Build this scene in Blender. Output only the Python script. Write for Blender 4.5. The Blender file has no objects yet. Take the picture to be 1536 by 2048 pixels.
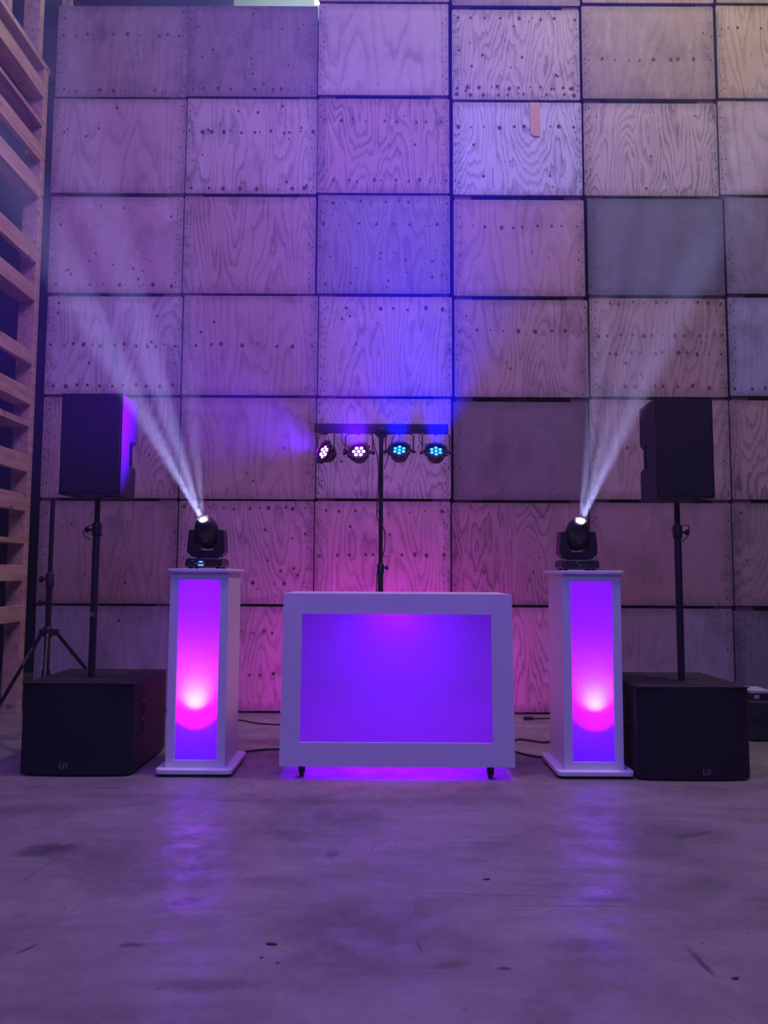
import bpy, bmesh, math, random
from mathutils import Vector, Matrix, Euler

random.seed(7)
scene = bpy.context.scene
C = scene.collection
R = math.radians
PI = math.pi

# ------------------------------------------------------------------ camera
cam_d = bpy.data.cameras.new('camera')
cam = bpy.data.objects.new('camera', cam_d)
C.objects.link(cam)
cam_d.sensor_fit = 'VERTICAL'
cam_d.sensor_height = 24.0
cam_d.sensor_width = 18.0
cam_d.lens = 24.0 * 1560.0 / 2048.0
cam_d.clip_start = 0.05
cam_d.clip_end = 100
cam.matrix_world = (Matrix.Translation((0, 0, 1.184)) @ Matrix.Rotation(R(90 + 4.73), 4, 'X')
                    @ Matrix.Rotation(R(0.28), 4, 'Z'))
scene.camera = cam

# ------------------------------------------------------------------ view / cycles
scene.view_settings.view_transform = 'Standard'
scene.view_settings.look = 'None'
scene.view_settings.gamma = 1.0
scene.view_settings.use_curve_mapping = False
scene.view_settings.exposure = 0.0
cy = scene.cycles
cy.use_denoising = True
cy.use_adaptive_sampling = True
cy.adaptive_threshold = 0.08
cy.adaptive_min_samples = 16
cy.max_bounces = 4
cy.diffuse_bounces = 2
cy.glossy_bounces = 2
cy.transmission_bounces = 4
cy.volume_bounces = 0
cy.transparent_max_bounces = 4
cy.sample_clamp_indirect = 6.0
cy.caustics_reflective = False
cy.caustics_refractive = False
cy.use_light_tree = True

# ------------------------------------------------------------------ world (faint violet ambient added as fill)
w = bpy.data.worlds.new('world')
scene.world = w
w.use_nodes = True
w.node_tree.nodes['Background'].inputs[0].default_value = (0.5, 0.3, 1.0, 1)
w.node_tree.nodes['Background'].inputs[1].default_value = 0.008

# ------------------------------------------------------------------ hall lights and added violet fills
def aim(o, loc, to):
    o.location = loc
    d = Vector(to) - Vector(loc)
    o.rotation_euler = d.to_track_quat('-Z', 'Y').to_euler()

def area(name, loc, to, size, power, col):
    l = bpy.data.lights.new(name, 'AREA')
    l.shape = 'DISK'
    l.size = size
    l.energy = power
    l.color = col
    o = bpy.data.objects.new(name, l)
    C.objects.link(o)
    aim(o, loc, to)
    return o

def spot(name, loc, dirv, power, col, angle, blend=0.5, radius=0.02):
    l = bpy.data.lights.new(name, 'SPOT')
    l.energy = power
    l.color = col
    l.spot_size = R(angle)
    l.spot_blend = blend
    l.shadow_soft_size = radius
    o = bpy.data.objects.new(name, l)
    C.objects.link(o)
    aim(o, loc, Vector(loc) + Vector(dirv))
    return o

def point(name, loc, power, col, radius=0.05):
    l = bpy.data.lights.new(name, 'POINT')
    l.energy = power
    l.color = col
    l.shadow_soft_size = radius
    o = bpy.data.objects.new(name, l)
    C.objects.link(o)
    o.location = loc
    return o

COLUMN_SPOT, COLUMN_COL = 10.0, (6.3, 0.0, 9.0)
COLUMN_CORE = 24.0
COLUMN_FILL, COLUMN_FCOL = 2.6, (0.13, 0.0, 4.5)
DESK_STRIP, DESK_SCOL = 7.0, (0.13, 0.0, 1.2)
DESK_GLOW, DESK_GCOL = 7.0, (0.10, 0.0, 0.95)
BEAM_P, BEAM = 38.0, (0.98, 0.98, 2.2)
PAR_P, VIO, BLU = 25.0, (0.19, 0.0, 1.6), (0.0, 0.002, 2.3)
HAZE = 0.0065
area('hall_and_fill_light', (3.4, 4.2, 10.2), (2.4, 6.5, 4.0), 1.4, 430, (0.60, 0.52, 0.34))
area('hall_and_fill_light', (-2.5, 1.0, 9.5), (-1.5, 6.0, 1.0), 2.0, 330, (0.12, 0.105, 0.44))  # added violet fill from the left, standing in for bounced stage light
area('hall_and_fill_light', (0.5, -2.0, 6.0), (0.0, 4.0, 0.0), 2.5, 260, (0.13, 0.105, 0.74))  # added front fill behind the camera, tinting white frames and floor violet
area('hall_and_fill_light', (-0.3, 3.3, 7.0), (-0.1, 3.7, 0.0), 1.2, 190, (0.32, 0.05, 0.62))  # added overhead violet fill lifting floor and crates, in place of bounce
# daylight tube burning behind the stacks
point('rear_lamp', (-0.85, 8.6, 8.75), 120, (0.75, 1.0, 0.72), 0.2)
# magenta uplighter on the floor behind the desk
spot('uplight', (0.08, 5.75, 0.12), (0, 1.0, 0.16), 70, (1.15, 0.0, 1.5), 150, 0.9, 0.05)

# ------------------------------------------------------------------ node helpers
def new_mat(name):
    m = bpy.data.materials.new(name)
    m.use_nodes = True
    nt = m.node_tree
    b = nt.nodes['Principled BSDF']
    return m, nt, b

def nd(nt, kind, **kw):
    n = nt.nodes.new(kind)
    for k, v in kw.items():
        if k.startswith('i_'):
            key = k[2:]
            key = int(key) if key.isdigit() else key.replace('_', ' ')
            n.inputs[key].default_value = v
        else:
            setattr(n, k, v)
    return n

def math_n(nt, op, a, b=None, c=None, clamp=False):
    n = nt.nodes.new('ShaderNodeMath')
    n.operation = op
    n.use_clamp = clamp
    for i, v in enumerate((a, b, c)):
        if v is None:
            continue
        if isinstance(v, (int, float)):
            n.inputs[i].default_value = v
        else:
            nt.links.new(v, n.inputs[i])
    return n.outputs[0]

def mixc(nt, fac, a, b, mode='MIX'):
    n = nt.nodes.new('ShaderNodeMix')
    n.data_type = 'RGBA'
    n.blend_type = mode
    n.clamp_factor = True
    for s, v in ((n.inputs[0], fac), (n.inputs[6], a), (n.inputs[7], b)):
        if isinstance(v, (int, float)):
            s.default_value = v
        elif isinstance(v, tuple):
            s.default_value = v if len(v) == 4 else v + (1,)
        else:
            nt.links.new(v, s)
    return n.outputs[2]

def ramp(nt, fac, stops):
    n = nt.nodes.new('ShaderNodeValToRGB')
    e = n.color_ramp.elements
    while len(e) < len(stops):
        e.new(0.5)
    for k, (p, v) in enumerate(stops):
        e[k].position = p
        e[k].color = (v, v, v, 1) if isinstance(v, (int, float)) else (v + (1,))
    nt.links.new(fac, n.inputs[0])
    return n.outputs[0]

def plain(name, col, rough=0.5, metal=0.0, bump=0.0, scale=200.0, vary=0.15):
    m, nt, b = new_mat(name)
    b.inputs['Roughness'].default_value = rough
    b.inputs['Metallic'].default_value = metal
    tc = nd(nt, 'ShaderNodeTexCoord')
    nz = nd(nt, 'ShaderNodeTexNoise', i_Scale=scale, i_Detail=3.0)
    nt.links.new(tc.outputs['Object'], nz.inputs['Vector'])
    dark = tuple(c * (1 - vary) for c in col)
    lite = tuple(min(1, c * (1 + vary)) for c in col)
    nt.links.new(mixc(nt, nz.outputs['Fac'], dark, lite), b.inputs['Base Color'])
    if bump:
        bp = nd(nt, 'ShaderNodeBump', i_Strength=bump, i_Distance=0.002)
        nt.links.new(nz.outputs['Fac'], bp.inputs['Height'])
        nt.links.new(bp.outputs[0], b.inputs['Normal'])
    return m

def emit(name, col, strength):
    m, nt, b = new_mat(name)
    nt.nodes.remove(b)
    e = nd(nt, 'ShaderNodeEmission')
    e.inputs[0].default_value = col + (1,)
    e.inputs[1].default_value = strength
    nt.links.new(e.outputs[0], nt.nodes['Material Output'].inputs[0])
    return m

def plywood(name, freq, line, warp, smear, lamp_=0.35):
    """rotary cut ply: contour rings of a vertically stretched field, tint from the object colour"""
    m, nt, b = new_mat(name)
    tc = nd(nt, 'ShaderNodeTexCoord')
    oi = nd(nt, 'ShaderNodeObjectInfo')
    off = nd(nt, 'ShaderNodeVectorMath', operation='SCALE')
    wn = nd(nt, 'ShaderNodeTexWhiteNoise', noise_dimensions='3D')
    nt.links.new(tc.outputs['Object'], off.inputs[0])
    off.inputs['Scale'].default_value = 1.0
    seed = nd(nt, 'ShaderNodeVectorMath', operation='SCALE')
    rr = nd(nt, 'ShaderNodeCombineXYZ')
    nt.links.new(oi.outputs['Random'], rr.inputs[0])
    nt.links.new(math_n(nt, 'MULTIPLY', oi.outputs['Random'], 7.3), rr.inputs[2])
    nt.links.new(rr.outputs[0], seed.inputs[0])
    seed.inputs['Scale'].default_value = 40.0
    add = nd(nt, 'ShaderNodeVectorMath', operation='ADD')
    nt.links.new(off.outputs[0], add.inputs[0])
    nt.links.new(seed.outputs[0], add.inputs[1])
    def mapped(sx, sz):
        mp = nd(nt, 'ShaderNodeMapping')
        mp.inputs['Scale'].default_value = (sx, 1.0, sz)
        nt.links.new(add.outputs[0], mp.inputs['Vector'])
        return mp.outputs[0]
    n1 = nd(nt, 'ShaderNodeTexNoise', i_Scale=1.0, i_Detail=1.5, i_Roughness=0.45)
    nt.links.new(mapped(2.5, 0.48), n1.inputs['Vector'])
    n2 = nd(nt, 'ShaderNodeTexNoise', i_Scale=1.0, i_Detail=3.0, i_Roughness=0.6)
    nt.links.new(mapped(9.0, 1.9), n2.inputs['Vector'])
    fld = math_n(nt, 'ADD', n1.outputs['Fac'], math_n(nt, 'MULTIPLY', n2.outputs['Fac'], warp))
    ph = math_n(nt, 'FRACT', math_n(nt, 'MULTIPLY', fld, freq))
    ring = ramp(nt, ph, [(0.0, 0.0), (0.45, 0.05), (0.80, 0.85), (0.9, 1.0), (1.0, 0.0)])
    # fine vertical fibre
    n3 = nd(nt, 'ShaderNodeTexNoise', i_Scale=1.0, i_Detail=4.0, i_Roughness=0.65)
    nt.links.new(mapped(70.0, 4.0), n3.inputs['Vector'])
    # broad stains and weather
    n4 = nd(nt, 'ShaderNodeTexNoise', i_Scale=1.0, i_Detail=5.0, i_Roughness=0.6)
    nt.links.new(mapped(3.2, 2.4), n4.inputs['Vector'])
    n5 = nd(nt, 'ShaderNodeTexNoise', i_Scale=1.0, i_Detail=3.0, i_Roughness=0.6)
    nt.links.new(mapped(5.0, 12.0), n5.inputs['Vector'])
    base = oi.outputs['Color']
    hs = nd(nt, 'ShaderNodeHueSaturation', i_Saturation=1.25, i_Value=0.34)
    nt.links.new(base, hs.inputs['Color'])
    hl = nd(nt, 'ShaderNodeHueSaturation', i_Saturation=0.8, i_Value=1.22)
    nt.links.new(base, hl.inputs['Color'])
    # grain is stronger in patches
    patch = ramp(nt, n4.outputs['Fac'], [(0.30, 0.35), (0.62, 1.0)])
    rf = math_n(nt, 'MULTIPLY', math_n(nt, 'MULTIPLY', ring, line), patch)
    c = mixc(nt, rf, base, hs.outputs[0])
    fib = ramp(nt, n3.outputs['Fac'], [(0.30, 0.0), (0.75, 1.0)])
    c = mixc(nt, math_n(nt, 'MULTIPLY', fib, 0.28), c, hl.outputs[0])
    st = ramp(nt, n4.outputs['Fac'], [(0.50, 0.0), (0.74, 1.0)])
    hd = nd(nt, 'ShaderNodeHueSaturation', i_Saturation=0.9, i_Value=0.55)
    nt.links.new(c, hd.inputs['Color'])
    c = mixc(nt, math_n(nt, 'MULTIPLY', st, smear), c, hd.outputs[0])
    sc = ramp(nt, n5.outputs['Fac'], [(0.60, 0.0), (0.72, 1.0)])
    c = mixc(nt, math_n(nt, 'MULTIPLY', sc, smear * 0.5), c, hd.outputs[0])
    n6 = nd(nt, 'ShaderNodeTexNoise', i_Scale=1.0, i_Detail=6.0, i_Roughness=0.72)
    nt.links.new(mapped(6.5, 1.6), n6.inputs['Vector'])
    pm = ramp(nt, n6.outputs['Fac'], [(0.57, 0.0), (0.66, 1.0)])
    hp = nd(nt, 'ShaderNodeHueSaturation', i_Saturation=0.6, i_Value=1.28)
    nt.links.new(c, hp.inputs['Color'])
    c = mixc(nt, math_n(nt, 'MULTIPLY', pm, 0.30 + smear * 0.35), c, hp.outputs[0])
    n7 = nd(nt, 'ShaderNodeTexNoise', i_Scale=1.0, i_Detail=2.0, i_Roughness=0.5)
    nt.links.new(mapped(2.2, 75.0), n7.inputs['Vector'])
    scm = math_n(nt, 'MULTIPLY', ramp(nt, n7.outputs['Fac'], [(0.68, 0.0), (0.72, 1.0)]), ramp(nt, n5.outputs['Fac'], [(0.48, 0.0), (0.58, 0.7)]))
    c = mixc(nt, scm, c, hd.outputs[0])
    n8 = nd(nt, 'ShaderNodeTexNoise', i_Scale=1.0, i_Detail=2.0, i_Roughness=0.5)
    nt.links.new(mapped(48.0, 3.0), n8.inputs['Vector'])
    spz = nd(nt, 'ShaderNodeSeparateXYZ')
    nt.links.new(tc.outputs['Generated'], spz.inputs[0])
    low = ramp(nt, spz.outputs[2], [(0.02, 1.0), (0.24, 0.0)])
    drm = math_n(nt, 'MULTIPLY', ramp(nt, n8.outputs['Fac'], [(0.56, 0.0), (0.68, 0.8)]), low)
    c = mixc(nt, drm, c, hd.outputs[0])
    # grubby handled rim
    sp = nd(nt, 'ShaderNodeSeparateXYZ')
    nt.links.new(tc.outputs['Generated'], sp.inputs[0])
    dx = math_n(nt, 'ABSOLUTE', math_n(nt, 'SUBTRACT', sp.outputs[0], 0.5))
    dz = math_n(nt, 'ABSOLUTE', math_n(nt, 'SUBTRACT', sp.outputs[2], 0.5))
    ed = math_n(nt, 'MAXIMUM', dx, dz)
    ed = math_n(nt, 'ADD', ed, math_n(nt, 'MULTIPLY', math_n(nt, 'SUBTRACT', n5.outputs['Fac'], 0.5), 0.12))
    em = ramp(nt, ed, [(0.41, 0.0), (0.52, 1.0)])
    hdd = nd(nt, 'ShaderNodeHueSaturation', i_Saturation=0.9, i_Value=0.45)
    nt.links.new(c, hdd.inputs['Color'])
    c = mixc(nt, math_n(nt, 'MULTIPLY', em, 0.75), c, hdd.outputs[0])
    nt.links.new(c, b.inputs['Base Color'])
    b.inputs['Roughness'].default_value = 0.62
    bp = nd(nt, 'ShaderNodeBump', i_Strength=0.25, i_Distance=0.002)
    nt.links.new(ring, bp.inputs['Height'])
    nt.links.new(bp.outputs[0], b.inputs['Normal'])
    return m

M = {}
M['ply_strong'] = plywood('plywood_strong_grain', 34.0, 1.0, 0.10, 0.45)
M['ply_medium'] = plywood('plywood_medium_grain', 24.0, 0.75, 0.09, 0.55)
M['ply_soft'] = plywood('plywood_soft_grain', 14.0, 0.5, 0.07, 0.55)
M['ply_worn'] = plywood('plywood_worn', 14.0, 0.32, 0.09, 1.0)
M['ply_smooth'] = plywood('plywood_smooth', 9.0, 0.16, 0.08, 0.7)
M['knot'] = plain('knot', (0.045, 0.028, 0.02), 0.8)
M['knot_halo'] = plain('knot_halo', (0.20, 0.13, 0.09), 0.8, vary=0.3, scale=90)
M['nail'] = plain('nail', (0.03, 0.022, 0.02), 0.7)
M['ply_patch'] = plain('ply_patch', (0.62, 0.40, 0.22), 0.6, vary=0.12, scale=30)
M['frame_wood'] = plain('frame_wood', (0.10, 0.07, 0.06), 0.8, vary=0.3, scale=40)
M['skid_wood'] = plain('skid_wood', (0.16, 0.09, 0.075), 0.8, vary=0.35, scale=40)
M['ply_side'] = plain('ply_side', (0.10, 0.075, 0.06), 0.8, vary=0.2, scale=8)
M['white_board'] = plain('white_lacquer', (0.80, 0.80, 0.82), 0.42, vary=0.02, scale=5)
M['black_paint'] = plain('black_structured_paint', (0.013, 0.012, 0.018), 0.62, bump=0.3, scale=900, vary=0.2)
M['black_grille'] = plain('black_grille', (0.003, 0.003, 0.006), 0.8, bump=0.5, scale=1400, vary=0.4)
M['black_plastic'] = plain('black_plastic', (0.013, 0.012, 0.02), 0.42, vary=0.2)
M['black_satin'] = plain('black_satin_steel', (0.02, 0.018, 0.028), 0.35, metal=0.3, vary=0.1)
M['rubber'] = plain('rubber', (0.015, 0.015, 0.015), 0.85)
M['cable'] = plain('cable', (0.012, 0.010, 0.014), 0.55)
M['print_grey'] = plain('print_grey', (0.26, 0.26, 0.30), 0.5)
M['print_white'] = plain('print_white', (0.75, 0.75, 0.8), 0.5)
M['chrome'] = plain('chrome', (0.6, 0.6, 0.65), 0.25, metal=1.0, vary=0.05)
M['led_violet'] = emit('led_violet', (1.0, 0.62, 1.0), 3.2)
M['led_blue'] = emit('led_blue', (0.05, 0.42, 1.0), 2.4)
M['lens_glow'] = emit('lens_glow', (1.0, 1.0, 0.86), 9.0)
M['screen_blue'] = emit('screen_blue', (0.03, 0.10, 0.55), 0.6)
M['screen_text'] = emit('screen_text', (0.5, 0.8, 1.0), 1.3)
M['tube'] = emit('tube', (0.75, 1.0, 0.72), 9.0)
M['white_gear'] = plain('white_gear', (0.5, 0.5, 0.55), 0.5)
M['wall_dark'] = plain('wall_dark', (0.035, 0.04, 0.065), 0.9, vary=0.2, scale=1.5)
M['roof'] = plain('roof', (0.32, 0.36, 0.34), 0.9, vary=0.1, scale=1.0)

def timber():
    m, nt, b = new_mat('sawn_timber')
    tc = nd(nt, 'ShaderNodeTexCoord')
    mp = nd(nt, 'ShaderNodeMapping')
    mp.inputs['Scale'].default_value = (14, 1.6, 14)
    nt.links.new(tc.outputs['Object'], mp.inputs['Vector'])
    n = nd(nt, 'ShaderNodeTexNoise', i_Scale=1.5, i_Detail=5.0)
    nt.links.new(mp.outputs[0], n.inputs['Vector'])
    n2 = nd(nt, 'ShaderNodeTexNoise', i_Scale=9.0, i_Detail=2.0)
    nt.links.new(tc.outputs['Object'], n2.inputs['Vector'])
    c = mixc(nt, ramp(nt, n.outputs['Fac'], [(0.3, 0), (0.7, 1)]), (0.40, 0.25, 0.15), (0.62, 0.44, 0.29))
    c = mixc(nt, ramp(nt, n2.outputs['Fac'], [(0.66, 0), (0.74, 0.8)]), c, (0.14, 0.08, 0.05))
    nt.links.new(c, b.inputs['Base Color'])
    b.inputs['Roughness'].default_value = 0.75
    return m
M['timber'] = timber()

STAINS = [
    (-1.457, 3.478, 20, 0.16, 0.09, 0.55, (0.09, 0.08, 0.09, 1)),
    (-0.716, 2.942, 10, 0.09, 0.045, 0.5, (0.14, 0.11, 0.07, 1)),
    (0.987, 2.526, -86.5, 0.122, 0.014, 0.7, (0.09, 0.08, 0.09, 1)),
    (-0.212, 3.434, 70, 0.05, 0.03, 0.5, (0.1, 0.09, 0.14, 1)),
    (-0.801, 2.613, 5, 0.05, 0.02, 0.5, (0.1, 0.07, 0.05, 1)),
    (0.803, 2.982, 0, 0.12, 0.03, 0.4, (0.12, 0.09, 0.08, 1)),
    (0.216, 2.494, 10, 0.07, 0.03, 0.45, (0.13, 0.1, 0.07, 1)),
    (0.371, 2.474, 0, 0.025, 0.012, 0.6, (0.08, 0.06, 0.05, 1)),
    (-1.13, 2.576, 60, 0.06, 0.008, 0.6, (0.08, 0.06, 0.06, 1)),
    (0.122, 2.606, 100, 0.05, 0.006, 0.6, (0.08, 0.06, 0.06, 1)),
    (-0.703, 4.247, 0, 0.3, 0.05, 0.25, (0.1, 0.09, 0.09, 1)),
    (1.434, 3.717, 25, 0.14, 0.03, 0.45, (0.08, 0.07, 0.09, 1)),
    (0.657, 2.628, 0, 0.2, 0.06, 0.3, (0.12, 0.1, 0.1, 1)),
    (-0.143, 2.765, 0, 0.1, 0.03, 0.3, (0.13, 0.1, 0.08, 1)),
    (-0.52, 2.37, 0, 0.22, 0.05, 0.35, (0.11, 0.09, 0.09, 1)),
    (-1.54, 4.478, 0, 0.14, 0.02, 0.4, (0.09, 0.08, 0.08, 1)),
    (0.418, 3.633, 0, 0.25, 0.012, 0.35, (0.4, 0.37, 0.36, 1)),
    (0.441, 3.023, -3, 0.5, 0.004, 0.6, (0.1, 0.08, 0.08, 1)),
    (0.698, 2.928, 1, 0.6, 0.004, 0.5, (0.1, 0.08, 0.08, 1)),
]
def concrete():
    m, nt, b = new_mat('worn_concrete')
    tc = nd(nt, 'ShaderNodeTexCoord')
    P = tc.outputs['Object']
    def nz(scale, detail=5.0, rough=0.6, sc=(1, 1, 1), dist=0.0):
        mp = nd(nt, 'ShaderNodeMapping')
        mp.inputs['Scale'].default_value = sc
        nt.links.new(P, mp.inputs['Vector'])
        n = nd(nt, 'ShaderNodeTexNoise', i_Scale=scale, i_Detail=detail, i_Roughness=rough, i_Distortion=dist)
        nt.links.new(mp.outputs[0], n.inputs['Vector'])
        return n.outputs['Fac']
    a = nz(1.3, 6.0, 0.62, (1, 1.6, 1), 0.6)
    bb = nz(6.0, 6.0, 0.65)
    sw = nz(2.0, 8.0, 0.7, (0.5, 5.0, 1), 0.3)
    sp = nz(38.0, 2.0, 0.5)
    c = mixc(nt, ramp(nt, a, [(0.32, 0), (0.68, 1)]), (0.155, 0.137, 0.127), (0.315, 0.28, 0.26))
    c = mixc(nt, ramp(nt, bb, [(0.42, 0.0), (0.72, 0.45)]), c, (0.35, 0.31, 0.285))
    c = mixc(nt, ramp(nt, sw, [(0.52, 0.0), (0.72, 0.45)]), c, (0.12, 0.105, 0.10))
    c = mixc(nt, ramp(nt, sp, [(0.735, 0.0), (0.76, 0.8)]), c, (0.07, 0.06, 0.06))
    st = nz(1.9, 5.0, 0.7, (1, 1, 1), 1.0)
    c = mixc(nt, ramp(nt, st, [(0.62, 0.0), (0.72, 0.5)]), c, (0.15, 0.125, 0.13))
    for sc_, wd in (((0.30, 2.4, 1), .010), ((1.7, 0.25, 1), .007)):
        ln = nz(1.0, 1.0, 0.4, sc_, 0.4)
        q = math_n(nt, 'ABSOLUTE', math_n(nt, 'SUBTRACT', ln, 0.5))
        pt = ramp(nt, nz(1.1, 3.0), [(0.50, 0.0), (0.60, 0.55)])
        q = math_n(nt, 'MULTIPLY', ramp(nt, q, [(0.0, 1.0), (wd * .35, 0.0)]), pt)
        c = mixc(nt, q, c, (0.12, 0.10, 0.10))
    brk = nz(16.0, 4.0, 0.7)
    for cx, cy_, ang, hl, hw_, amt, colr in STAINS:
        mp = nd(nt, 'ShaderNodeMapping', vector_type='TEXTURE')
        mp.inputs['Location'].default_value = (cx, cy_, 0)
        mp.inputs['Rotation'].default_value = (0, 0, R(ang))
        mp.inputs['Scale'].default_value = (hl, hw_, 1)
        nt.links.new(P, mp.inputs['Vector'])
        ln_ = nd(nt, 'ShaderNodeVectorMath', operation='LENGTH')
        nt.links.new(mp.outputs[0], ln_.inputs[0])
        q = math_n(nt, 'ADD', ln_.outputs['Value'], math_n(nt, 'MULTIPLY', math_n(nt, 'SUBTRACT', brk, 0.5), 1.6))
        c = mixc(nt, math_n(nt, 'MULTIPLY', ramp(nt, q, [(0.45, 1.0), (1.05, 0.0)]), min(1.0, amt * 1.5)), c, colr)
    nt.links.new(c, b.inputs['Base Color'])
    nt.links.new(ramp(nt, bb, [(0.35, 0.60), (0.66, 0.27)]), b.inputs['Roughness'])
    b.inputs['Specular IOR Level'].default_value = 0.45
    bp = nd(nt, 'ShaderNodeBump', i_Strength=0.5, i_Distance=0.006)
    nt.links.new(math_n(nt, 'ADD', nz(22.0, 4.0, 0.6), math_n(nt, 'MULTIPLY', nz(4.0, 2.0), 1.5)), bp.inputs['Height'])
    nt.links.new(bp.outputs[0], b.inputs['Normal'])
    return m
M['concrete'] = concrete()

def diffuser(name, col):
    m, nt, b = new_mat(name)
    nt.nodes.remove(b)
    t = nd(nt, 'ShaderNodeBsdfTranslucent')
    t.inputs[0].default_value = col + (1,)
    d = nd(nt, 'ShaderNodeBsdfDiffuse')
    d.inputs[0].default_value = (0.2, 0.2, 0.2, 1)
    mx = nd(nt, 'ShaderNodeMixShader')
    mx.inputs[0].default_value = 0.12
    nt.links.new(t.outputs[0], mx.inputs[1])
    nt.links.new(d.outputs[0], mx.inputs[2])
    nt.links.new(mx.outputs[0], nt.nodes['Material Output'].inputs[0])
    return m
M['diffuser'] = diffuser('frosted_diffuser', (0.8, 0.8, 0.8))

# ------------------------------------------------------------------ mesh helpers
class MB:
    def __init__(self):
        self.v = []; self.f = []; self.mi = []; self.sm = []
    def add(self, vs, fs, mi=0, smooth=False, mat=None):
        o = len(self.v)
        if mat is not None:
            vs = [mat @ Vector(p) for p in vs]
        self.v += [tuple(p) for p in vs]
        for f in fs:
            self.f.append(tuple(i + o for i in f)); self.mi.append(mi); self.sm.append(smooth)
        return self
    def box(self, x0, x1, y0, y1, z0, z1, mi=0, mat=None):
        vs = [(x0, y0, z0), (x1, y0, z0), (x1, y1, z0), (x0, y1, z0), (x0, y0, z1), (x1, y0, z1), (x1, y1, z1), (x0, y1, z1)]
        fs = [(0, 3, 2, 1), (4, 5, 6, 7), (0, 1, 5, 4), (1, 2, 6, 5), (2, 3, 7, 6), (3, 0, 4, 7)]
        return self.add(vs, fs, mi, False, mat)
    def prism(self, pts, a0, a1, axis='Y', mi=0, mat=None, smooth=False):
        """outline pts in the two other axes, swept along axis"""
        n = len(pts)
        def P(p, a):
            if axis == 'Y': return (p[0], a, p[1])
            if axis == 'X': return (a, p[0], p[1])
            return (p[0], p[1], a)
        vs = [P(p, a0) for p in pts] + [P(p, a1) for p in pts]
        fs = [tuple(range(n)), tuple(range(2 * n - 1, n - 1, -1))]
        for i in range(n):
            j = (i + 1) % n
            fs.append((i, i + n, j + n, j))
        return self.add(vs, fs, mi, smooth, mat)
    def rings(self, rs, cap0=True, cap1=True, mi=0, smooth=True):
        """list of rings (each a list of Vector)"""
        n = len(rs[0]); o = len(self.v)
        for r in rs: self.v += [tuple(p) for p in r]
        for k in range(len(rs) - 1):
            for i in range(n):
                j = (i + 1) % n
                self.f.append((o + k * n + i, o + k * n + j, o + (k + 1) * n + j, o + (k + 1) * n + i)); self.mi.append(mi); self.sm.append(smooth)
        if cap0: self.f.append(tuple(o + i for i in range(n - 1, -1, -1))); self.mi.append(mi); self.sm.append(False)
        if cap1: self.f.append(tuple(o + (len(rs) - 1) * n + i for i in range(n))); self.mi.append(mi); self.sm.append(False)
        return self
    def lathe(self, prof, org=(0, 0, 0), axis=(0, 0, 1), n=24, mi=0, cap0=True, cap1=True):
        """prof: list of (radius, distance along axis)"""
        ax = Vector(axis).normalized()
        q = ax.to_track_quat('Z', 'Y').to_matrix()
        rs = []
        for r, h in prof:
            rs.append([Vector(org) + q @ Vector((r * math.cos(2 * PI * i / n), r * math.sin(2 * PI * i / n), h)) for i in range(n)])
        return self.rings(rs, cap0, cap1, mi)
    def tube(self, pts, r, n=10, mi=0, closed=False):
        pts = [Vector(p) for p in pts]
        rs = []
        up = Vector((0, 0, 1))
        L = len(pts)
        prev = None
        for k, p in enumerate(pts):
            a = pts[k - 1] if k else pts[0]
            b = pts[k + 1] if k < L - 1 else pts[-1]
            t = (b - a).normalized()
            if prev is None:
                s = t.cross(up)
                if s.length < 1e-3: s = t.cross(Vector((1, 0, 0)))
            else:
                s = prev - t * prev.dot(t)
            s.normalize(); prev = s
            u = s.cross(t)
            rr = r[k] if isinstance(r, (list, tuple)) else r
            rs.append([p + s * (rr * math.cos(2 * PI * i / n)) + u * (rr * math.sin(2 * PI * i / n)) for i in range(n)])
        return self.rings(rs, True, True, mi)
    def build(self, name, mats, parent=None, bevel=0.0, seg=2, loc=None, rot=None):
        me = bpy.data.meshes.new(name)
        me.from_pydata(self.v, [], self.f)
        if not isinstance(mats, (list, tuple)): mats = [mats]
        for m in mats: me.materials.append(m)
        me.polygons.foreach_set('material_index', self.mi)
        me.polygons.foreach_set('use_smooth', self.sm)
        me.update()
        bm = bmesh.new(); bm.from_mesh(me)
        bmesh.ops.recalc_face_normals(bm, faces=bm.faces)
        bm.to_mesh(me); bm.free()
        me.set_sharp_from_angle(angle=R(38))
        o = bpy.data.objects.new(name, me)
        C.objects.link(o)
        if parent is not None: o.parent = parent
        if loc: o.location = loc
        if rot: o.rotation_euler = rot
        if bevel:
            md = o.modifiers.new('bevel', 'BEVEL')
            md.width = bevel; md.segments = seg; md.limit_method = 'ANGLE'; md.angle_limit = R(40)
            md.harden_normals = False
        return o

def rrect(x0, x1, z0, z1, r, n=5):
    pts = []
    for cx, cz, a in ((x1 - r, z0 + r, -90), (x1 - r, z1 - r, 0), (x0 + r, z1 - r, 90), (x0 + r, z0 + r, 180)):
        for i in range(n + 1):
            t = R(a + 90 * i / n)
            pts.append((cx + r * math.cos(t), cz + r * math.sin(t)))
    return pts

def thing(name, label, cat, loc=(0, 0, 0), rot=None, group=None):
    o = bpy.data.objects.new(name, None)
    o.empty_display_size = 0.1
    C.objects.link(o)
    o.location = loc
    if rot: o.rotation_euler = rot
    o['label'] = label; o['category'] = cat
    if group: o['group'] = group
    return o

def tag(o, label, cat, group=None):
    o['label'] = label; o['category'] = cat
    if group: o['group'] = group
    return o

def struct(o):
    o['kind'] = 'structure'
    return o

def copy_tree(o, parent=None):
    c = o.copy(); C.objects.link(c)
    if parent is not None: c.parent = parent
    for ch in list(o.children): copy_tree(ch, c)
    return c

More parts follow.
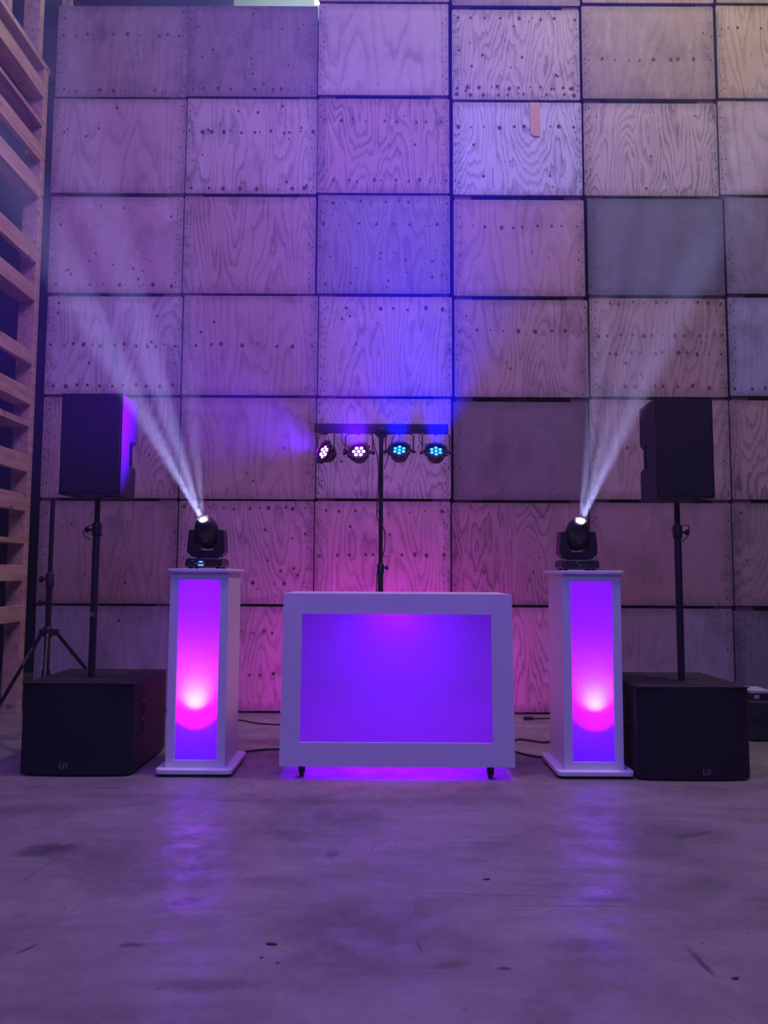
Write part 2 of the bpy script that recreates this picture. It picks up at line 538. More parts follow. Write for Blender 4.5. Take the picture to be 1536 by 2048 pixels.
def smooth_path(pts, n=8):
    pts = [Vector(p) for p in pts]
    out = []
    P = [pts[0]] + pts + [pts[-1]]
    for i in range(1, len(P) - 2):
        p0, p1, p2, p3 = P[i - 1:i + 3]
        for k in range(n):
            t = k / n
            out.append(0.5 * ((2 * p1) + (p2 - p0) * t + (2 * p0 - 5 * p1 + 4 * p2 - p3) * t * t + (3 * p1 - p0 - 3 * p2 + p3) * t ** 3))
    out.append(pts[-1])
    return out

# flat raised lettering strokes (x, z) -> boxes; drawn on a plane facing -Y
def strokes(mb, segs, w, y0, y1, mi=0, mat=None):
    for (ax, az, bx, bz) in segs:
        d = Vector((bx - ax, bz - az)); L = d.length
        if L < 1e-6: continue
        d.normalize(); nx = Vector((-d.y, d.x)) * w / 2
        e = d * w / 2
        a = Vector((ax, az)) - e; b = Vector((bx, bz)) + e
        mb.prism([(a.x + nx.x, a.y + nx.y), (a.x - nx.x, a.y - nx.y), (b.x - nx.x, b.y - nx.y), (b.x + nx.x, b.y + nx.y)], y0, y1, 'Y', mi, mat)
    return mb

# ------------------------------------------------------------------ the setting
struct(MB().box(-9, 9, -6, 12, -0.1, 0).build('floor', M['concrete']))
struct(MB().box(-9, 9, 11.8, 12, 0, 13).build('wall_back', M['wall_dark']))
struct(MB().box(-9.2, -9, -6, 12, 0, 13).build('wall_left', M['wall_dark']))
struct(MB().box(9, 9.2, -6, 12, 0, 13).build('wall_right', M['wall_dark']))
struct(MB().box(-9, 9, -6, 12, 13, 13.2).build('ceiling', M['roof']))
struct(MB().box(-9, 9, 10.1, 10.25, 8.2, 13).build('wall_rear_upper', M['roof']))
# dark sheeting behind the rack and steel rail across it
struct(MB().box(-9, -2.0, 9.6, 9.65, 0, 12).build('wall_rear_left', M['wall_dark']))
struct(MB().tube([(-6.6, 9.5, 9.0), (-3.2, 9.5, 8.15)], 0.06, 8).build('trim_1', M['black_satin']))

# ------------------------------------------------------------------ crates
CR = [
  [(-3.039,-1.812,0.020,0.915),(-3.043,-1.824,0.937,1.838),(-3.045,-1.827,1.865,2.768),(-3.048,-1.833,2.796,3.696),(-3.054,-1.844,3.729,4.63),(-3.066,-1.841,4.668,5.57),(-3.059,-1.842,5.59,6.481)],
  [(-1.803,-0.612,0.020,0.917),(-1.811,-0.619,0.939,1.844),(-1.813,-0.612,1.862,2.77),(-1.815,-0.606,2.797,3.709),(-1.833,-0.635,3.73,4.636),(-1.832,-0.632,4.669,5.576),(-1.84,-0.639,5.601,6.488)],
  [(-0.603,0.589,0.020,0.918),(-0.61,0.587,0.94,1.846),(-0.603,0.593,1.872,2.767),(-0.596,0.604,2.794,3.704),(-0.617,0.588,3.736,4.657),(-0.626,0.584,4.68,5.583),(-0.63,0.578,5.621,6.514),(-0.636,0.585,6.539,7.455)],
  [(0.598,1.79,0.020,0.92),(0.6,1.801,0.942,1.838),(0.616,1.817,1.865,2.746),(0.627,1.828,2.791,3.682),(0.622,1.811,3.719,4.62),(0.618,1.804,4.668,5.555),(0.611,1.795,5.582,6.461),(0.613,1.806,6.505,7.451)],
  [(1.803,3.052,0.022,0.917),(1.819,3.064,0.943,1.844),(1.832,3.072,1.875,2.77),(1.846,3.074,2.799,3.702),(1.843,3.078,3.734,4.636),(1.822,3.049,4.667,5.552),(1.819,3.046,5.598,6.502),(1.829,3.055,6.537,7.448)],
  [(3.065,4.253,0.022,0.901),(3.077,4.279,0.945,1.846),(3.085,4.286,1.881,2.771),(3.097,4.302,2.812,3.713),(3.099,4.3,3.752,4.652),(3.064,4.287,4.682,5.577),(3.074,4.291,5.609,6.513),(3.083,4.304,6.543,7.444)],
]
T_ = (0.50, 0.36, 0.27); P_ = (0.54, 0.38, 0.33); L_ = (0.60, 0.50, 0.44); G_ = (0.36, 0.33, 0.34)
D_ = (0.16, 0.165, 0.19); B_ = (0.40, 0.30, 0.24); Y_ = (0.56, 0.44, 0.29); W_ = (0.68, 0.67, 0.74); RB = (0.40, 0.26, 0.22)
# (tint, grain, knot rows (fraction of height), random knots, looks)
ST = {
 (0,0):(G_,'worn',[],2,'plain scuffed grey-brown'), (0,1):(RB,'soft',[],5,'smooth reddish'), (0,2):(T_,'strong',[],7,'ring-grained tan'),
 (0,3):(L_,'medium',[.5,.09],4,'pale two-knot-row'), (0,4):(P_,'smooth',[.08],10,'plain pinkish dotted'), (0,5):(P_,'soft',[],4,'soft wavy-grained'), (0,6):(B_,'worn',[.68,.07],2,'grey-brown two-knot-row'),
 (1,0):(P_,'medium',[.75,.35],2,'knotty magenta-lit'), (1,1):(P_,'medium',[.93,.2],8,'knotty swirl-grained'), (1,2):(T_,'soft',[],3,'streaky tan'),
 (1,3):(P_,'soft',[.5],2,'one-knot-row pinkish'), (1,4):(P_,'medium',[],0,'cathedral-grained knot-free'), (1,5):(L_,'medium',[.65,.05],7,'speckled pale'), (1,6):((.33,.26,.22),'worn',[.08],16,'dark scratched knotty'),
 (2,0):(P_,'medium',[],3,'magenta-lit'), (2,1):(P_,'medium',[.9,.47],2,'two-knot-row ring-grained'), (2,2):(L_,'strong',[],4,'ring-grained pale'),
 (2,3):(L_,'medium',[.88],3,'faint ring-grained'), (2,4):(G_,'medium',[.93,.7],14,'grey heavily dotted'), (2,5):(P_,'strong',[.76,.13],3,'pinkish strongly ringed'), (2,6):(L_,'soft',[],0,'pale wide-grained knot-free'), (2,7):(Y_,'soft',[],2,'yellowish'),
 (3,0):(P_,'strong',[],4,'magenta-lit lined'), (3,1):(RB,'strong',[],5,'reddish zigzag-grained'), (3,2):((.24,.19,.17),'smooth',[],1,'smooth dark brown'),
 (3,3):(P_,'medium',[.68],3,'pinkish one-knot-row streaked'), (3,4):(P_,'soft',[.72],2,'pinkish smear-marked'), (3,5):(W_,'strong',[.73],4,'whitish line-grained patched'), (3,6):(L_,'strong',[.9,.13,.05],12,'pale knot-studded'), (3,7):(B_,'worn',[],3,'brown'),
 (4,0):((.36,.31,.30),'worn',[],3,'grey scratched'), (4,1):(RB,'smooth',[],3,'plain reddish'), (4,2):(T_,'medium',[],5,'tan streaky'),
 (4,3):(T_,'medium',[.95,.62,.44,.1],4,'tan many-knotted'), (4,4):(D_,'smooth',[],2,'dark slate-grey'), (4,5):(L_,'strong',[],5,'pale zigzag-grained'), (4,6):(B_,'worn',[.42],2,'brown smeared one-knot-row'), (4,7):(T_,'medium',[],4,'tan'),
 (5,0):((.22,.20,.21),'worn',[],2,'dark grey'), (5,1):(B_,'medium',[],5,'brown'), (5,2):(T_,'strong',[],8,'tan knotty ringed'),
 (5,3):((.40,.42,.47),'worn',[.08],2,'bluish grey'), (5,4):((.30,.29,.31),'worn',[],3,'grey drip-stained'), (5,5):(L_,'soft',[],1,'pale brown-stained'), (5,6):(Y_,'medium',[.75],3,'yellowish one-knot-row'), (5,7):(T_,'worn',[],3,'brownish'),
}
STACK = ['leftmost stack, behind left loudspeaker', 'second stack, behind left white column',
         'third stack, behind the lamp crossbar', 'fourth stack, right of the lamp crossbar',
         'fifth stack, behind right loudspeaker', 'stack cut by right picture edge']
ORD = ['bottom', 'second', 'third', 'fourth', 'fifth', 'sixth', 'seventh', 'eighth']

def disc(mb, x, z, r, y, mi, n=9, sq=1.0):
    a0 = random.random()
    vs = [(x + r * math.cos(a0 + 2 * PI * i / n), y, z + sq * r * math.sin(a0 + 2 * PI * i / n)) for i in range(n)]
    mb.add(vs, [tuple(range(n))], mi)

for c in range(6):
    for r in range(len(CR[c])):
        x0, x1, zb, zt = CR[c][r]
        tint, grain, rows, nk, look = ST[(c, r)]
        rnd = random.Random(c * 31 + r * 7 + 3)
        random.seed(c * 100 + r)
        W, H = x1 - x0, zt - zb
        Y = 6.87
        top = 'top' if r == len(CR[c]) - 1 and c < 2 else ORD[r]
        t = thing('storage_crate', '%s crate, %s in %s' % (look, top, STACK[c]), 'crate',
                  ((x0 + x1) / 2, Y, zb), None, 'stacked plywood storage crates')
        hw = W / 2
        p = MB()
        p.prism(rrect(-hw, hw, 0, H, 0.014, 3), 0, 0.018, 'Y', 0)
        yk = -0.0006
        for fz in rows:
            n = rnd.randint(8, 13)
            for k in range(n):
                x = -hw + W * (k + 0.5 + rnd.uniform(-.28, .28)) / n
                z = H * fz + rnd.uniform(-.012, .012)
                rad = rnd.choice([.006, .009, .010, .013])
                disc(p, x, z, rad * 1.55, yk, 2, 10, 1.15)
                disc(p, x, z, rad * 0.8, yk - .0005, 1, 10, 1.15)
        for k in range(int(nk * 1.6)):
            x = rnd.uniform(-hw * .9, hw * .9); z = rnd.uniform(H * .06, H * .94)
            rad = rnd.choice([.004, .006, .008, .010])
            disc(p, x, z, rad * 1.4, yk, 2, 10, 1.2)
            disc(p, x, z, rad * 0.75, yk - .0005, 1, 10, 1.2)
        for s in (-1, 1):
            for col in range(2):
                n = rnd.randint(7, 12)
                for k in range(n):
                    disc(p, s * (hw - .022 - .032 * col + rnd.uniform(-.004, .004)), H * (k + .5 + rnd.uniform(-.3, .3)) / n, rnd.uniform(.0038, .0062), yk, 3, 6, rnd.uniform(1.0, 2.2))
        n = rnd.randint(5, 11)
        for k in range(n):
            disc(p, -hw + W * (k + .5 + rnd.uniform(-.3, .3)) / n, rnd.uniform(.03, .11), rnd.uniform(.003, .0055), yk, 3, 6, rnd.uniform(1, 1.8))
        for k in range(rnd.randint(2, 8)):
            disc(p, rnd.uniform(-hw, hw) * .92, rnd.uniform(.1, .9) * H, rnd.uniform(.003, .0045), yk, 3, 6)
        fp = p.build('front_panel', [M['ply_' + grain], M['knot'], M['knot_halo'], M['nail']], t)
        fp.color = tuple(v * .88 for v in tint) + (1,)
        if (c, r) == (3, 5):
            pa = MB()
            px = 1.375 - (x0 + x1) / 2
            pa.prism([(px - .045, H - .30), (px - .02, H - .325), (px + .045, H - .33), (px + .045, H - .002), (px - .05, H - .002)], -.006, -.0012, 'Y')
            q = pa.build('repair_patch', M['ply_patch'], t)
            q['label'] = 'narrow orange wood patch'
        MB().box(-hw + .01, -hw + .028, .018, .95, .0, H).build('side_panel', M['ply_side'], t)
        MB().box(hw - .028, hw - .01, .018, .95, .0, H).build('side_panel', M['ply_side'], t)
        MB().box(-hw + .01, hw - .01, .95, .968, .0, H).build('back_panel', M['ply_side'], t)
        MB().box(-hw + .03, hw - .03, .02, .948, .004, .02).build('floor_board', M['frame_wood'], t)
        if r:
            g = zb - CR[c][r - 1][3]
        else:
            g = zb
        # skids carry the crate on the one below (or on the floor)
        for sx in (-1, 1):
            cx = sx * (hw - .09)
            MB().box(cx - .075, cx + .075, .012 + .01 * rnd.random(), .93, -g, -.0005).build('skid', M['skid_wood'], t)
        MB().box(-.05, .05, .05, .93, -g, -.0005).build('skid', M['frame_wood'], t)

# smear of pale paint is part of the sixth-row ply look; the rack follows
# ------------------------------------------------------------------ timber rack at the left
rk = thing('timber_rack', 'tall open rack of bare sawn posts and boards along the left edge', 'rack', (-3.2, 5.5, 0))
def rk_box(name, x0, x1, y0, y1, z0, z1, bev=.004):
    return MB().box(x0 + 3.2, x1 + 3.2, y0 - 5.5, y1 - 5.5, z0, z1).build(name, M['timber'], rk, bevel=bev)
rk_box('post', -3.28, -3.13, 6.80, 6.88, 0, 5.84)
rk_box('post', -3.28, -3.13, 4.60, 4.68, 0, 5.84)
rk_box('post', -4.30, -4.15, 6.80, 6.88, 0, 5.84)
rk_box('post', -4.30, -4.15, 4.60, 4.68, 0, 5.84)
rk_box('post', -3.28, -3.13, 6.66, 6.74, 5.872, 7.4)
rk_box('post', -3.28, -3.13, 6.08, 6.16, 5.872, 7.4)
for z0, z1, kind in ((5.817,5.87,'d'),(5.53,5.675,'b'),(5.254,5.297,'d'),(4.923,5.075,'s'),(4.583,4.74,'b'),(3.97,4.125,'s'),(3.62,3.765,'b'),
                     (3.04,3.165,'s'),(2.683,2.825,'b'),(2.48,2.535,'d'),(2.08,2.235,'s'),(1.735,1.885,'s'),(1.451,1.495,'d'),(1.13,1.268,'s'),(.78,.92,'s')):
    y1 = 6.797
    if z1 == 5.87:
        y1 = 7.05
    if kind == 'd':
        rk_box('shelf_board', -3.55, -3.13, 4.3, y1 if z1 != 5.87 else 7.05, z0, z1)
    elif kind == 'b':
        rk_box('rail', -3.29, -3.13, 4.3, y1, z0, z1)
    else:
        rk_box('rail', -3.175, -3.13, 4.3, y1, z0, z1)
# one loose board standing behind the rack top
tag(MB().prism([(-4.02, 7.05), (-3.9, 7.05), (-4.05, 9.6), (-4.17, 9.6)], 9.3, 9.34, 'Y').build('leaning_board', M['timber']),
    'pale board leaning behind the top of the timber rack', 'board')

# ------------------------------------------------------------------ lit columns (plinths)
def plinth(X, label):
    t = thing('light_column', label, 'column light', (X, 4.75, 0), None, 'white illuminated columns')
    hw = .177
    zb, zt = .046, 1.207
    pz0, pz1, ph = .088, 1.158, .126
    # front frame with a window
    fr = MB()
    fr.box(-hw, -ph, 0, .016, zb, zt); fr.box(ph, hw, 0, .016, zb, zt)
    fr.box(-ph, ph, 0, .016, zb, pz0); fr.box(-ph, ph, 0, .016, pz1, zt)
    fr.build('front_frame', M['white_board'], t)
    MB().box(-hw, -hw + .016, .0165, .40, zb, zt).build('side_wall', M['white_board'], t)
    MB().box(hw - .016, hw, .0165, .40, zb, zt).build('side_wall', M['white_board'], t)
    MB().box(-hw + .0165, hw - .0165, .384, .40, zb, zt).build('back_wall', M['white_board'], t)
    dp = MB().box(-ph - .01, ph + .01, .017, .020, pz0 - .01, pz1 + .01).build('glowing_panel', M['diffuser'], t)
    dp['label'] = 'glowing violet front panel with bright hot spot'
    MB().prism(rrect(-.196, .196, -.03, .44, .03, 6), zt + .0005, 1.2255, 'Z').build('top_plate', M['white_board'], t, bevel=.003)
    MB().prism(rrect(-.228, .228, -.05, .46, .035, 6), .016, .0455, 'Z').build('base_plate', M['white_board'], t, bevel=.006, seg=3)
    for sx in (-.19, .19):
        for sy in (-.01, .42):
            MB().lathe([(.02, 0), (.022, .0155)], (sx, sy, 0)).build('foot', M['rubber'], t)
    # the uplighter standing inside
    lb = MB().lathe([(.05, .0), (.056, .01), (.056, .10), (.05, .11)], (0, .2, .05), (0, 0, 1), 20)
    lb.build('inner_spotlight', M['black_plastic'], t)
    return t

PLX = (-1.117, 1.259)
plinth(PLX[0], 'white light column left of the desk, violet front glowing with white hot spot')
plinth(PLX[1], 'white light column right of the desk, violet front glowing with pinkish hot spot')
for X, k in ((PLX[0] - .012, 1.0), (PLX[1] + .016, 0.62)):
    spot('column_spot', (X, 4.88, .27), (0, -.11, .115), COLUMN_SPOT * k, COLUMN_COL, 105, 1.0, 0.01)
    spot('column_core', (X, 4.805, .425), (0, -1, .35), COLUMN_CORE * k, (1.2, 1.0, 1.2), 150, 1.0, 0.01)
    point('column_fill', (X, 5.02, 1.0), COLUMN_FILL, COLUMN_FCOL, 0.06)
    point('column_fill', (X, 5.02, .45), COLUMN_FILL * .8, (0.30, 0.0, 4.5), 0.06)

# ------------------------------------------------------------------ the desk
dk = thing('dj_desk', 'white DJ desk on castors, its wide front window glowing violet', 'desk', (0.084, 4.66, 0))
hb, ht = .690, .677   # half widths at foot and head of the front
zb, zt = .0765, 1.082
px0, px1, pz0, pz1 = -.572, .560, .214, .962
f = MB()
def quadbox(mb, pts, y0, y1): mb.prism(pts, y0, y1, 'Y')
quadbox(f, [(-hb, zb), (hb, zb), (px1, pz0), (px0 , pz0)], 0, .018)
quadbox(f, [(hb, zb), (ht, zt), (px1 - .006, pz1), (px1, pz0)], 0, .018)
quadbox(f, [(ht, zt), (-ht, zt), (px0 + .006, pz1), (px1 - .006, pz1)], 0, .018)
quadbox(f, [(-ht, zt), (-hb, zb), (px0, pz0), (px0 + .006, pz1)], 0, .018)
f.build('front_frame', M['white_board'], dk)
MB().box(px0 - .01, px1 + .01, .019, .022, pz0 - .01, pz1 + .01).build('glowing_panel', M['diffuser'], dk)['label'] = 'wide glowing violet front panel'
MB().prism([(-hb, zb), (-hb + .018, zb), (-ht + .018, zt - .0185), (-ht, zt - .0185)], .0185, .62, 'Y').build('side_wall', M['white_board'], dk)
MB().prism([(hb - .018, zb), (hb, zb), (ht, zt - .0185), (ht - .018, zt - .0185)], .0185, .62, 'Y').build('side_wall', M['white_board'], dk)
MB().box(-ht, ht, .0185, .62, zt - .018, zt).build('top_board', M['white_board'], dk)
MB().box(-ht + .03, ht - .03, .30, .60, .62, .638).build('inner_shelf', M['white_board'], dk)
def castor(x, y, rz):
    Mx = Matrix.Translation((x, y, 0)) @ Matrix.Rotation(rz, 4, 'Z')
    c_ = MB()
    c_.box(-.024, .024, -.024, .024, .070, .0758, mat=Mx)
    c_.box(-.018, -.014, -.02, .014, .022, .070, mat=Mx); c_.box(.014, .018, -.02, .014, .022, .070, mat=Mx)
    c_.box(-.018, .018, -.02, .014, .060, .070, mat=Mx)
    o = c_.build('castor', M['black_satin'], dk)
    ax = Mx.to_3x3() @ Vector((1, 0, 0))
    p0 = Mx @ Vector((-.011, 0, .028))
    MB().lathe([(.012, 0), (.028, .001), (.028, .021), (.012, .022)], p0, ax, 20).build('wheel', M['rubber'], o)
    MB().box(-.012, .012, -.040, -.02, .052, .058, mat=Mx).build('brake_tab', M['black_plastic'], o)
castor(-.567, .09, R(14)); castor(.552, .065, R(6)); castor(-.62, .57, 0); castor(.62, .57, R(25))
# LED strip under the top board and a soft lamp at the open back
area('desk_strip', (0.084, 4.86, 1.035), (0.084, 4.80, 0), .30, DESK_STRIP, DESK_SCOL)
fl = area('desk_strip', (0.084, 4.92, 1.03), (0.084, 4.92, 0), 1.15, 9, (0.30, 0.0, 1.7))
fl.data.shape = 'RECTANGLE'; fl.data.size_y = .06; fl.data.spread = R(50)
fl.rotation_euler = (0, 0, 0)
area('desk_glow', (0.084, 5.24, .62), (0.084, 4.0, .58), .55, DESK_GLOW, DESK_GCOL)

# ------------------------------------------------------------------ subwoofers
def subwoofer(X, Yf, label, logo_dx, logo_z):
    t = thing('subwoofer', label, 'subwoofer', (X, Yf, 0), None, 'black subwoofers on the floor')
    hw, H, D = .333, .545, .72
    MB().box(-hw, hw, .035, D, .014, H).build('cabinet', M['black_paint'], t, bevel=.012, seg=3)
    # curved perforated grille
    pts = []
    for i in range(13):
        u = -1 + 2 * i / 12
        pts.append((u * (hw - .002), .034 - .034 * (1 - u * u) ** .5 * 1.0 if abs(u) < 1 else .034))
    pts += [(hw - .002, .0345), (-hw + .002, .0345)]
    seen = []
    for q in pts:
        if not seen or (Vector(q) - Vector(seen[-1])).length > 1e-4: seen.append(q)
    MB().prism(seen, .012, H - .006, 'Z', smooth=True).build('grille', M['black_grille'], t)
    MB().box(-hw + .002, hw - .002, .002, .034, H - .0055, H - .001).build('trim_strip', M['black_plastic'], t)
    for sx in (-1, 1):
        h = MB()
        xo = sx * hw
        a, b_ = (xo, xo + sx * .004)
        xa, xb = min(a, b_), max(a, b_)
        h.box(xa, xb, .165, .175, .19, .42); h.box(xa, xb, .235, .245, .19, .42)
        h.box(xa, xb, .175, .235, .19, .205); h.box(xa, xb, .175, .235, .405, .42); h.box(xa, xb, .175, .235, .295, .315)
        h.build('side_handle', M['black_plastic'], t)
        MB().box(xa, xa + .0012 if sx > 0 else xb, .175, .235, .205, .405).build('handle_recess', M['rubber'], t) if sx > 0 else None
    # pole socket and top handle
    MB().lathe([(.045, 0), (.045, .004), (.03, .006)], (0, .29, H), (0, 0, 1), 20).build('pole_socket', M['black_plastic'], t)
    MB().box(-.16, .16, .34, .40, H, H + .003).build('top_handle', M['rubber'], t)
    lg = MB(); s = .0062
    L = [(-.020, .017, -.020, -.012), (-.020, -.012, -.006, -.012), (.002, -.012, .002, .017), (.002, .017, .012, .017),
         (.012, .017, .020, .008), (.020, .008, .020, -.003), (.020, -.003, .012, -.012), (.012, -.012, .002, -.012)]
    L = [(a + logo_dx, b2 + logo_z, c2 + logo_dx, d2 + logo_z) for a, b2, c2, d2 in L]
    strokes(lg, L, s * .7, -.003, .012)
    lg.build('badge', M['print_grey'], t)
    for sx in (-.28, .28):
        for sy in (.08, .66):
            MB().lathe([(.02, 0), (.022, .0135)], (sx, sy, 0)).build('foot', M['rubber'], t)
    return t
subwoofer(-1.817, 4.70, 'large black subwoofer on the floor left of the left column', -.066, .062)
subwoofer(1.829, 4.665, 'large black subwoofer on the floor right of the right column', .066, .052)

# ------------------------------------------------------------------ speaker poles
def wire_ring(a, r=.0022): return a
def speaker_pole(X, Y, label, ze, flip, badge):
    t = thing('speaker_pole', label, 'speaker pole', (X, Y, .552), None, 'black poles standing on the subwoofers')
    H = ze - .552
    MB().lathe([(.018, 0), (.018, .004), (.0225, .006), (.0225, .93), (.019, .94)], n=20).build('lower_tube', M['black_satin'], t)
    MB().lathe([(.0175, .93), (.0175, H)], n=18).build('upper_tube', M['black_satin'], t)
    MB().lathe([(.0225, .88), (.029, .885), (.029, .955), (.0255, .965)], n=18).build('collar', M['black_plastic'], t)
    s = -1 if flip else 1
    k = MB().tube([(s * .02, -.0, .92), (s * .055, -.0, .92)], .008, 10)
    k.lathe([(.014, -.010), (.019, -.006), (.019, .006), (.014, .010)], (s * .062, 0, .92), (s, 0, 0), 14)
    k.build('clamp_knob', M['black_plastic'], t)
    if flip:
        pt = smooth_path([(-.024, 0, .955), (-.06, -.01, .935), (-.08, -.015, .905), (-.066, -.01, .875), (-.03, 0, .852)])
    else:
        pt = smooth_path([(.02, -.01, .962), (.05, -.02, .965), (.066, -.02, .945), (.055, -.02, .895), (.028, 0, .862)])
        pt2 = [(-.045, -.02, .935), (-.02, -.01, .935)]
        MB().tube(pt2, .004, 8).build('lock_pin', M['black_satin'], t)
    MB().tube(pt, .003, 8).build('pin_lanyard', M['cable'], t)
    if badge:
        b_ = MB()
        z0 = .385
        S = [(-.018, z0 - .010, -.008, z0 + .010), (-.008, z0 + .010, -.004, z0 - .010), (-.001, z0 + .010, .013, z0 + .010), (-.001, z0, .011, z0), (-.001, z0 - .010, .013, z0 - .010)]
        strokes(b_, S, .004, -.026, -.0205)
        b_.build('printed_mark', M['print_grey'], t)
    return t
speaker_pole(-1.832, 4.97, 'black pole carrying the left loudspeaker above its subwoofer', 1.671, True, True)
speaker_pole(1.862, 4.94, 'black pole carrying the right loudspeaker above its subwoofer', 1.664, False, False)

# ------------------------------------------------------------------ loudspeakers
def loudspeaker(X, Yf, Z, W, H, side, label, rz=0):
    t = thing('loudspeaker', label, 'loudspeaker', (X, Yf, Z), (0, 0, rz), 'black loudspeakers on poles')
    hw = W / 2; D = .33
    # cabinet: plan tapers to the back, with a waisted handle pocket in each side
    c_ = MB()
    zs = [0, .003, .2, .225, .345, .37, H - .003, H]
    def outline(z, notch):
        b_ = hw - .022
        pts = [(-hw, .014), (hw, .014)]
        yb = D
        if notch: pts += [(hw - .006, .12), (hw - .012, .175), (hw - .045, .19), (hw - .045, D), ]
        else: pts += [(hw - .006, .12), (hw - .010, .175), (hw - .012, .19), (b_, D)]
        l = [(-x, y) for x, y in reversed(pts[2:])]
        return pts + l
    rs = []
    for i, z in enumerate(zs):
        o = outline(z, i in (3, 4))
        ins = .006 if i in (0, len(zs) - 1) else 0
        rs.append([Vector((x * (1 - ins / hw), y, z)) for x, y in o])
    c_.rings(rs, smooth=False)
    c_.build('cabinet', M['black_paint'], t)
    # wrap-around front grille with frame
    MB().prism(rrect(-hw + .010, hw - .010, .012, H - .012, .02, 5), -.004, .0135, 'Y').build('grille', M['black_grille'], t, bevel=.003)
    fr = MB()
    fr.box(-hw, -hw + .009, .000, .0138, .0, H); fr.box(hw - .009, hw, .000, .0138, .0, H)
    fr.box(-hw + .009, hw - .009, .000, .0138, .0, .011); fr.box(-hw + .009, hw - .009, .000, .0138, H - .011, H)
    fr.build('front_rim', M['black_plastic'], t)
    for sx in (-1, 1):
        g = MB().tube([(sx * (hw - .040), .245, .215), (sx * (hw - .022), .245, .225), (sx * (hw - .022), .245, .345), (sx * (hw - .040), .245, .355)], .008, 8)
        g.build('side_handle', M['rubber'], t)
    bz = MB().box(-.02, .02, -.0062, -.0045, .035, .06)
    bz.build('badge', M['black_plastic'], t)
    for sx in (-.1, .1):
        MB().box(sx - .018, sx + .018, .05, .10, -.008, .0).build('foot', M['rubber'], t)
    MB().lathe([(.03, -.0065), (.034, 0.0)], (0.0, .20, 0), (0, 0, 1), 18, cap1=False).build('pole_cup', M['black_plastic'], t)
    return t
loudspeaker(-1.816, 4.78, 1.6785, .381, .632, 1, 'black loudspeaker on the left pole, its right side lit violet', R(-1.0))
loudspeaker(1.842, 4.735, 1.6715, .358, .617, -1, 'black loudspeaker on the right pole, its left side lit blue', R(1.5))

